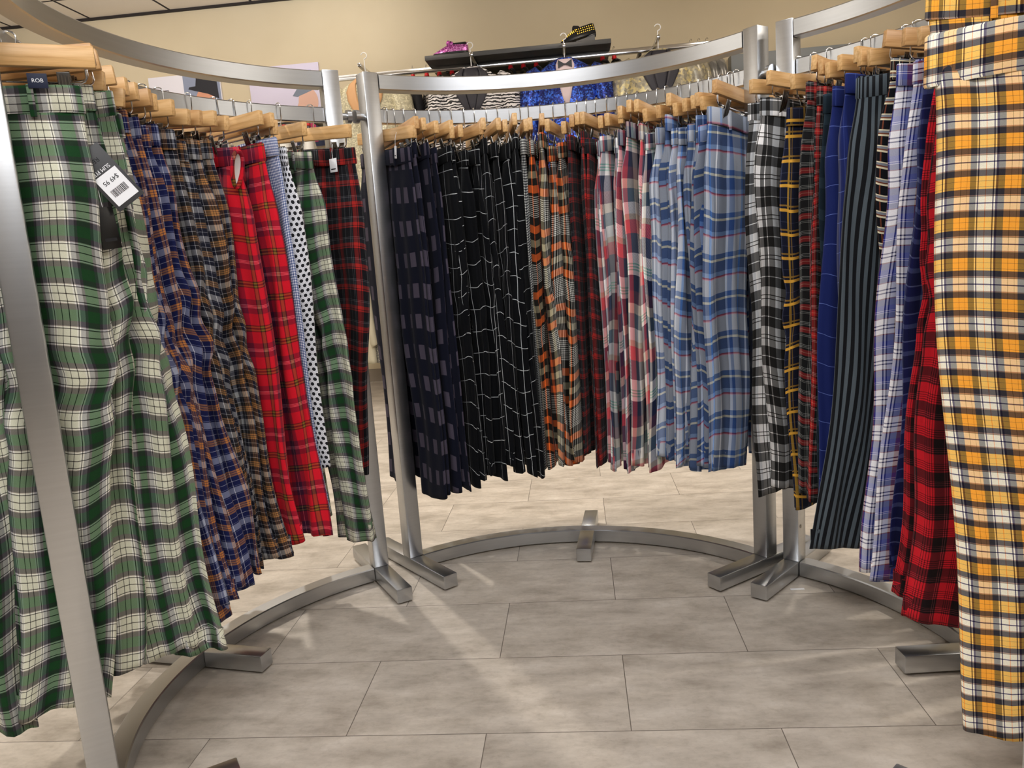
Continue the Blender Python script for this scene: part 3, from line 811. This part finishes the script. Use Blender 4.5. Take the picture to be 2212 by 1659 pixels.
def wall_rail(u0, u1, v, z, brackets, arms, label):
    root = empty('wall_rail', (0, 0, 0))
    bm_obj('bar', shop_box(bmesh.new(), u0, u1, v - .015, v + .015, z - .04, z), CHROME, root)
    for ub in brackets:
        bm_obj('bracket', shop_box(bmesh.new(), ub - .01, ub + .01, v + .015, WALL_V, z - .05, z - .01), DARKM, root)
    for ua in arms:
        bm_obj('face_out_arm', shop_box(bmesh.new(), ua - .012, ua + .012, v - .36, v - .015, z - .03, z - .005), CHROME, root)
    tag(root, label, 'rail')
wall_rail(-1.78, 1.14, RV, RZ2, (-1.6, -.9, -.1, .6, 1.1), (-1.50, -.66, .02, .70), 'long chrome wall rail hung with patterned party jackets below the shelf')
wall_rail(-3.15, -1.85, RV, 2.22, (-3.0, -2.0), (), 'chrome wall rail with black, maroon and white jackets under the posters')
wall_rail(-1.9, -1.2, RV, 1.10, (-1.8, -1.3), (), 'low chrome wall rail with silver sequin jackets seen between the two racks')
sh = bm_obj('wall_shelf', shop_box(bmesh.new(), -1.03, .37, 6.14, WALL_V, RZ2 + .002, RZ2 + .036, .003), SHELFM)
tag(sh, 'long dark grey wall shelf with two glittery shoes above the jackets', 'shelf')
YW = -AN
# face-out jackets on the arms
FO = [(-1.47, 'beige', 'tan', None, 'champagne glittery jacket with peach lapels facing out at left of long rail', None),
      (-.67, 'zebra', 'charcoal', 'charcoal', 'black and white zebra print jacket with dark satin lapels facing out', None),
      (.02, 'blue', None, 'pink', 'blue sequin jacket with pale pink shirt facing out on wall rail', 'bow'),
      (.70, 'silver', 'charcoal', 'charcoal', 'silver and gold brocade jacket with grey lapels facing out', None)]
for u0, m, lp, shm, lb, tie in FO:
    make_jacket(sp(u0, 6.04, 2.41), YW, JK[m], lb, None, JK[lp] if lp else None, JK[shm] if shm else None, sc=1.12, tie=BLACKP if tie else None)
    make_coat_hanger(sp(u0, 6.04, 2.365), YW, 'white-hooked hanger of the ' + lb.split(' jacket')[0] + ' jacket' if u0 < -1 else 'large-hooked hanger of the ' + lb.split(' jacket')[0] + ' jacket', None, None, True, .20)
# jackets seen edge-on along the rail
EO = [(-1.17, 'black'), (-1.06, 'greyzebra'), (-.96, 'greyzebra'), (-.86, 'black'), (-.40, 'zebra'), (-.30, 'aqua'), (-.20, 'aqua'), (.31, 'floral'), (.40, 'floral'), (.98, 'silver'), (1.04, 'grey'), (1.10, 'grey')]
names = dict(black='black', greyzebra='grey animal print', zebra='zebra print', aqua='aqua brocade', floral='dark floral', silver='silver brocade', grey='shiny grey', silverseq='silver sequin', cream='cream', maroon='maroon', white='white')
occ = {}
def edge_on(lst, v, z, place, sc=1.0):
    tot = {}
    for _, m in lst: tot[m] = tot.get(m, 0) + 1
    seen = {}
    for u0, m in lst:
        seen[m] = seen.get(m, 0) + 1
        pre = '' if tot[m] == 1 else ('left ' if seen[m] == 1 else 'right ')
        make_jacket(sp(u0, v, z - .125), YW + PI / 2 + .25, JK[m], '%s%s jacket hanging sideways on the %s' % (pre, names[m], place), 'jackets hanging sideways on the ' + place, sc=sc, sq=.62)
        make_coat_hanger(sp(u0, v, z - .095), YW + PI / 2 + .25, 'red-marked hanger of the %s%s sideways jacket on the %s' % (pre, names[m], place), 'coat hangers on the ' + place)
edge_on(EO, RV, RZ2, 'long wall rail')
edge_on([(-2.98, 'black'), (-2.86, 'maroon'), (-2.25, 'white'), (-2.05, 'white')], RV, 2.22, 'rail under the posters')
edge_on([(-1.72, 'cream'), (-1.64, 'silverseq'), (-1.55, 'silverseq')], RV, 1.10, 'low wall rail', .95)

# ---- shoes on the shelf
def make_shoe(loc, yaw, tilt, mat, label, studs=None):
    root = empty('loafer', loc); root.rotation_euler = (0, tilt, yaw)
    xs = np.linspace(-.135, .135, 22)
    def hw(x): q = (x + .135) / .27; return .012 + .036 * math.sin(PI * min(max(q * .97 + .02, 0), 1)) ** .5 * (1 - .15 * (q > .6) * (q - .6))
    def top(x): q = (x + .135) / .27; return .022 + .055 * min(1, max(0, (q - .02) / .45)) ** .9
    b = bmesh.new(); prev = None
    for x in xs:
        w, h = hw(x), top(x); ring = []
        for k in range(17):
            a = PI * k / 16
            ring.append(b.verts.new((x, w * math.cos(a), .012 + (h - .012) * math.sin(a) ** .7)))
        if prev:
            for k in range(16): b.faces.new((prev[k], prev[k + 1], ring[k + 1], ring[k]))
        else: b.faces.new(ring)
        prev = ring
    b.faces.new(prev[::-1])
    up = bm_obj('upper', b, mat, root, sharp=60)
    b = bmesh.new(); add_box(b, -.02, .128, -.030, .030, .06, .0795, .01)
    bm_obj('opening', b, BLACKP, root)
    b = bmesh.new(); add_box(b, -.055, .0, -.034, .034, .055, .092, .012, Matrix.Rotation(.35, 4, 'Y'))
    bm_obj('tongue', b, mat, root)
    b = bmesh.new()
    bot = [(x, hw(x) + .004) for x in xs]
    pts = [(x, w) for x, w in bot] + [(x, -w) for x, w in bot[::-1]]
    lo = [b.verts.new((x, y, 0)) for x, y in pts]; hi = [b.verts.new((x, y, .013)) for x, y in pts]
    b.faces.new(lo[::-1]); b.faces.new(hi)
    for k in range(len(pts)): b.faces.new((lo[k], lo[(k + 1) % len(pts)], hi[(k + 1) % len(pts)], hi[k]))
    add_box(b, .06, .132, -.034, .034, -.014, .002, .003)
    bm_obj('sole', b, BLACKP, root)
    if studs:
        b = bmesh.new()
        for x in np.linspace(.0, .125, 9):
            for zz in (.03, .045, .06):
                add_box(b, x - .004, x + .004, -hw(x) - .003, -hw(x) * .8, zz - .004, zz + .004, .001)
        for x in np.linspace(-.12, -.01, 9):
            for a in (.3, .45, .6, .75):
                y = -hw(x) * math.cos(a * PI / 1.6); z = .012 + (top(x) - .012) * max(.05, math.sin(a * PI / 1.6)) ** .7
                add_box(b, x - .004, x + .004, y - .004, y + .004, z - .004, z + .005, .001)
        bm_obj('stud', b, studs, root)['kind'] = 'stuff'
    tag(root, label, 'shoe')
    return root
make_shoe(sp(-.84, 6.25, RZ2 + .052), YW, -.03, sequin('pink_sequins', '#5a1450', '#c050a8', '#f0a8e8', 170, .5), 'pink sequin loafer on left end of the dark wall shelf')
make_shoe(sp(.135, 6.25, RZ2 + .075), YW, -.22, plain('black_velvet', '#131215', .8), 'black loafer with gold studs tilted on right end of the wall shelf', plain('gold_stud', '#c9a23a', .25, 1.0))
st = bm_obj('shoe_stand', add_prism(bmesh.new(), [(-.02, 0), (.12, 0), (.12, .052), (-.02, .02)], -.04, .04), DARKM)
st.location = sp(.135, 6.25, RZ2 + .037); st.rotation_euler = (0, 0, YW)
tag(st, 'small dark wedge stand lifting the heel of the gold studded loafer', 'stand')

# ---- posters on the wall
SKIN, SKIN2 = plain('printed_skin', '#d99a7c', .7), plain('printed_skin_pale', '#e2b6a2', .7)
def poster(u0, u1, z0, z1, base, label):
    root = empty('poster', sp((u0 + u1) / 2, WALL_V - .012, (z0 + z1) / 2), YW)
    box('board', (-(u1 - u0) / 2, (u1 - u0) / 2, -.006, .012, -(z1 - z0) / 2, (z1 - z0) / 2), base, root, .001)
    tag(root, label, 'poster')
    return root
def printed(name, pts, mat, root, layer=1, lab=None):
    o = bm_obj(name, add_prism(bmesh.new(), pts, -.006 - .0012 * layer, -.006), mat, root, False)
    if lab: o['label'] = lab
    return o
def ell(cx, cz, rx, rz, n=24, a0=0, a1=2 * PI): return [(cx + rx * math.cos(a0 + (a1 - a0) * k / n), cz + rz * math.sin(a0 + (a1 - a0) * k / n)) for k in range(n + (0 if a1 - a0 > 6.2 else 1))]
p1 = poster(-3.52, -2.89, 2.05, 2.725, plain('white_poster', '#e9e6ee', .5), 'white wall poster with grey shield logo beside a man in black hat')
printed('photo_panel', [(-.01, -.335), (.31, -.335), (.31, .335), (-.01, .335)], plain('printed_grey', '#8e96ac', .6), p1)
printed('face', ell(.17, .10, .085, .12), SKIN, p1, 2)
printed('ear', ell(.225, .09, .015, .03), SKIN, p1, 3)
printed('eye', ell(.115, .115, .018, .006), INK, p1, 3)
printed('nose', [(.085, .11), (.068, .06), (.10, .055)], SKIN, p1, 3)
printed('hat', [(.03, .215), (.08, .20), (.20, .165), (.29, .12), (.285, .26), (.27, .30), (.18, .325), (.11, .315), (.095, .235), (.04, .232)], plain('printed_black', '#1d1d24', .6), p1, 3)
printed('shoulders', [(.0, -.335), (.02, -.16), (.12, -.04), (.22, -.04), (.31, -.12), (.31, -.335)], plain('printed_dark', '#2a2c36', .6), p1, 2)
GREYI = plain('printed_logo_grey', '#5a5a62', .6)
for nm_, q in (('shield', .0), ):
    b = bmesh.new()
    o1 = [(-.215, .225), (-.145, .225), (-.145, .175), (-.155, .15), (-.18, .132), (-.205, .15), (-.215, .175)]
    i1 = [(-.211, .221), (-.149, .221), (-.149, .176), (-.158, .153), (-.18, .137), (-.202, .153), (-.211, .176)]
    va = [b.verts.new((x, -.0075, z)) for x, z in o1]; vb = [b.verts.new((x, -.0075, z)) for x, z in i1]
    for k in range(7): b.faces.new((va[k], va[(k + 1) % 7], vb[(k + 1) % 7], vb[k]))
    bm_obj('shield_outline', b, GREYI, p1, False)
printed('shield_emblem', [(-.195, .205), (-.18, .20), (-.165, .21), (-.168, .19), (-.16, .175), (-.172, .165), (-.176, .15), (-.188, .16), (-.198, .158), (-.188, .175), (-.2, .18), (-.186, .19)], GREYI, p1, 2)
TM = Matrix(((1, 0, 0, 0), (0, 0, -1, 0), (0, 1, 0, 0), (0, 0, 0, 1)))
text_obj('lettering', 'STACY', .036, GREYI, p1, Matrix.Translation((-.18, -.0078, .105)) @ TM)
p2 = poster(-2.64, -2.03, 2.05, 2.725, plain('lavender_poster', '#d8d0e4', .5), 'pale lavender wall poster of men in flat caps behind the left rack')
printed('horizon_panel', [(-.305, -.337), (.305, -.337), (.305, -.02), (-.305, .03)], plain('printed_pale', '#cfc6cf', .6), p2)
printed('face', ell(.19, .03, .085, .11), SKIN2, p2, 2)
printed('cap', [(.06, .085), (.10, .075), (.18, .10), (.27, .13), (.27, .17), (.19, .185), (.12, .16)], plain('printed_cap_grey', '#7d8694', .6), p2, 3)
printed('nose', [(.112, .04), (.09, -.005), (.125, -.01)], SKIN2, p2, 3)
printed('jacket', [(.05, -.337), (.06, -.16), (.12, -.08), (.20, -.13), (.27, -.08), (.305, -.1), (.305, -.337)], plain('printed_navy', '#2c3350', .6), p2, 3)
printed('tie', [(.19, -.12), (.23, -.12), (.24, -.3), (.18, -.3)], plain('printed_magenta', '#c23a66', .6), p2, 4)
printed('small_face', ell(-.12, -.04, .032, .045), SKIN2, p2, 2)
printed('small_hair', ell(-.12, -.01, .033, .025, 16, 0, PI), plain('printed_hair', '#6a5a60', .6), p2, 3)
printed('small_jacket', [(-.18, -.337), (-.175, -.13), (-.12, -.085), (-.065, -.13), (-.06, -.337)], plain('printed_grey_coat', '#8a8698', .6), p2, 2)
printed('blue_scarf', [(.12, .25), (.17, .285), (.24, .28), (.25, .25), (.19, .255)], plain('printed_blue', '#8088c8', .6), p2, 2)

# ------------------------------------------------------------------ tags on the trousers
def price_tag(loc, rot, w, h, big, label):
    root = empty('price_tag', loc); root.rotation_euler = rot
    box('card', (-w / 2, w / 2, -.0008, .0008, -h, 0), CARD if big else PAPER, root, .0003)
    b = bmesh.new(); add_tube(b, [(0, 0, -.004), (0, .0, .02), (.002, .004, .04)], .0006, 6)
    bm_obj('string', b, BLACKP if big else WHITEP, root)
    if big:
        box('sticker', (-w * .40, w * .40, -.0014, -.0007, -h * .93, -h * .42), PAPER, root)
        up = Matrix.Rotation(PI, 4, 'Z')
        text_obj('price', '$49 95', w * .2, INK, root, Matrix.Translation((0, -.0016, -h * .55)) @ TM @ up, .0001)
        b = bmesh.new(); x = -w * .28; rg = random.Random(3)
        while x < w * .28:
            ww = rg.choice([.0006, .001, .0014]); add_box(b, x, x + ww, -.0017, -.0013, -h * .80, -h * .68); x += ww + rg.choice([.0007, .0012])
        bm_obj('barcode', b, INK, root, False)
        text_obj('fit_lettering', 'SLIM FIT', w * .17, PAPER, root, Matrix.Translation((0, -.0010, -h * .36)) @ TM @ up, .0001)
        text_obj('brand_lettering', 'REG', w * .2, INK, root, Matrix.Translation((0, -.0010, -h * .2)) @ TM @ up, .0001)
    else:
        box('printed_line', (-w * .32, w * .32, -.0012, -.0007, -h * .82, -h * .74), INK, root)
    tag(root, label, 'price tag')
    return root

# the folded-down yoke of the front yellow pair, the white lining of the open red waistband, a woven label
def ring_part(name, parent, mat, w, z0, z1, yb, off, shift=0.0):
    n = 60; th = np.linspace(0, 2 * PI, n, endpoint=False); rows = []
    for zz, ex in ((z0, off), (z0 - .003, off + .003), (z1 + .004, off + .004), (z1, off + .002), (z1 + .02, off - .003)):
        X = np.sign(np.cos(th)) * np.abs(np.cos(th)) ** .8 * (w / 2 + ex)
        Y = np.sign(np.sin(th)) * np.abs(np.sin(th)) ** .8 * (yb + ex) * np.clip((.79 - X) / .79, .5, 1.3)
        rows.append(np.stack([X + shift, Y, zz + .004 * np.sin(X * 20)], -1))
    P = np.array(rows); U = np.tile(np.linspace(0, w * 2, n + 1)[None], (5, 1)) + .137
    V = np.tile(np.array([0, .003, z0 - z1 - .004, z0 - z1, z0 - z1 + .02])[:, None], (1, n + 1)) * 1.0 + .031
    vs, fs, uv = tube_mesh(P, U, V, hem=False)
    return mesh_obj(name, vs, fs, mat, parent, uvs=uv, sharp=50)
ring_part('folded_yoke', TROUSERS[('R', 'yellow', 1)], F['yellow'], .418, -.044, -.122, .027, .004, .012)
red0 = TROUSERS[('L', 'red', 0)]
b = bmesh.new(); N = 28
MR = Matrix.Translation((.188, -.020, -.075)) @ Matrix.Rotation(.30, 4, 'Z') @ Matrix.Rotation(R_(12), 4, 'Y')
cen = b.verts.new(MR @ Vector((-.012, 0, .004))); rg1 = []; rg2 = []
for k in range(N):
    a = 2 * PI * k / N
    sx_ = 1 + .25 * math.sin(a)
    rg1.append(b.verts.new(MR @ Vector((-.006, .013 * math.cos(a) * sx_, .030 * math.sin(a)))))
    rg2.append(b.verts.new(MR @ Vector((.003, .019 * math.cos(a) * sx_, .042 * math.sin(a)))))
for k in range(N):
    b.faces.new((cen, rg1[k], rg1[(k + 1) % N])); b.faces.new((rg1[k], rg2[k], rg2[(k + 1) % N], rg1[(k + 1) % N]))
lo = bm_obj('waist_lining', b, WHITEC, red0); lo['label'] = 'white inside of the open waistband'
b = bmesh.new()
ring = [MR @ Vector((.003, .021 * math.cos(2 * PI * k / N) * (1 + .25 * math.sin(2 * PI * k / N)), .044 * math.sin(2 * PI * k / N))) for k in range(N + 1)]
add_tube(b, ring, .0055, 8)
ro = bm_obj('waistband_fold', b, F['red'], red0); uvl = ro.data.uv_layers.new(name='UVMap')
for lp in ro.data.loops:
    co = ro.data.vertices[lp.vertex_index].co; uvl.data[lp.index].uv = (co.y + .2, co.z + .5)
g1 = TROUSERS[('L', 'green', 0)]
bl = box('brand_label', (.062, .092, -.0225, -.0205, -.006, .018), NAVYL, g1, .0004); bl['label'] = 'navy woven brand label'
text_obj('lettering', 'ROB', .009, PAPER, bl, Matrix.Translation((.077, -.0229, .006)) @ TM, .0001)
# tags hanging on strings
g2r = TROUSERS[('L', 'green', 1)]
def on(root, x, y, z):
    bpy.context.view_layer.update()
    return root.matrix_world @ Vector((x, y, z))
RZG = g2r.rotation_euler[2]
price_tag((-.728, 1.438, 1.262), (0, R_(-36), R_(26)), .056, .112, True, 'charcoal price tag with white sticker hanging on the green plaid trousers')
t2 = price_tag((-.715, 1.448, 1.165), (0, R_(-6), R_(50)), .034, .075, False, 'plain dark swing tag hanging under the price tag on the green trousers')
for ch in t2.children:
    if ch.name.startswith('card'): ch.data.materials.clear(); ch.data.materials.append(BLACKP)
dk = TROUSERS[('L', 'dkred', 0)]
price_tag(on(dk, .118, -.030, -.040), (0, 0, dk.rotation_euler[2]), .030, .038, False, 'small white tag hanging at the waist of the dark red plaid trousers')
nc = TROUSERS[('C', 'navycheck', 0)]
price_tag(on(nc, .115, -.026, -.006), (0, R_(8), nc.rotation_euler[2]), .012, .036, False, 'narrow white tag hanging at the waist of the navy block check trousers')

# a small white strip on the floor by the right-hand rack
b = bmesh.new(); add_box(b, -.020, .020, -.005, .005, 0, .0012, .0004)
sc_ = bm_obj('white_strip', b, WHITEP); sc_.location = (0.793, 2.147, 0); sc_.rotation_euler = (0, 0, -.08)
tag(sc_, 'small white strip on the floor beside the right rack foot', 'scrap')
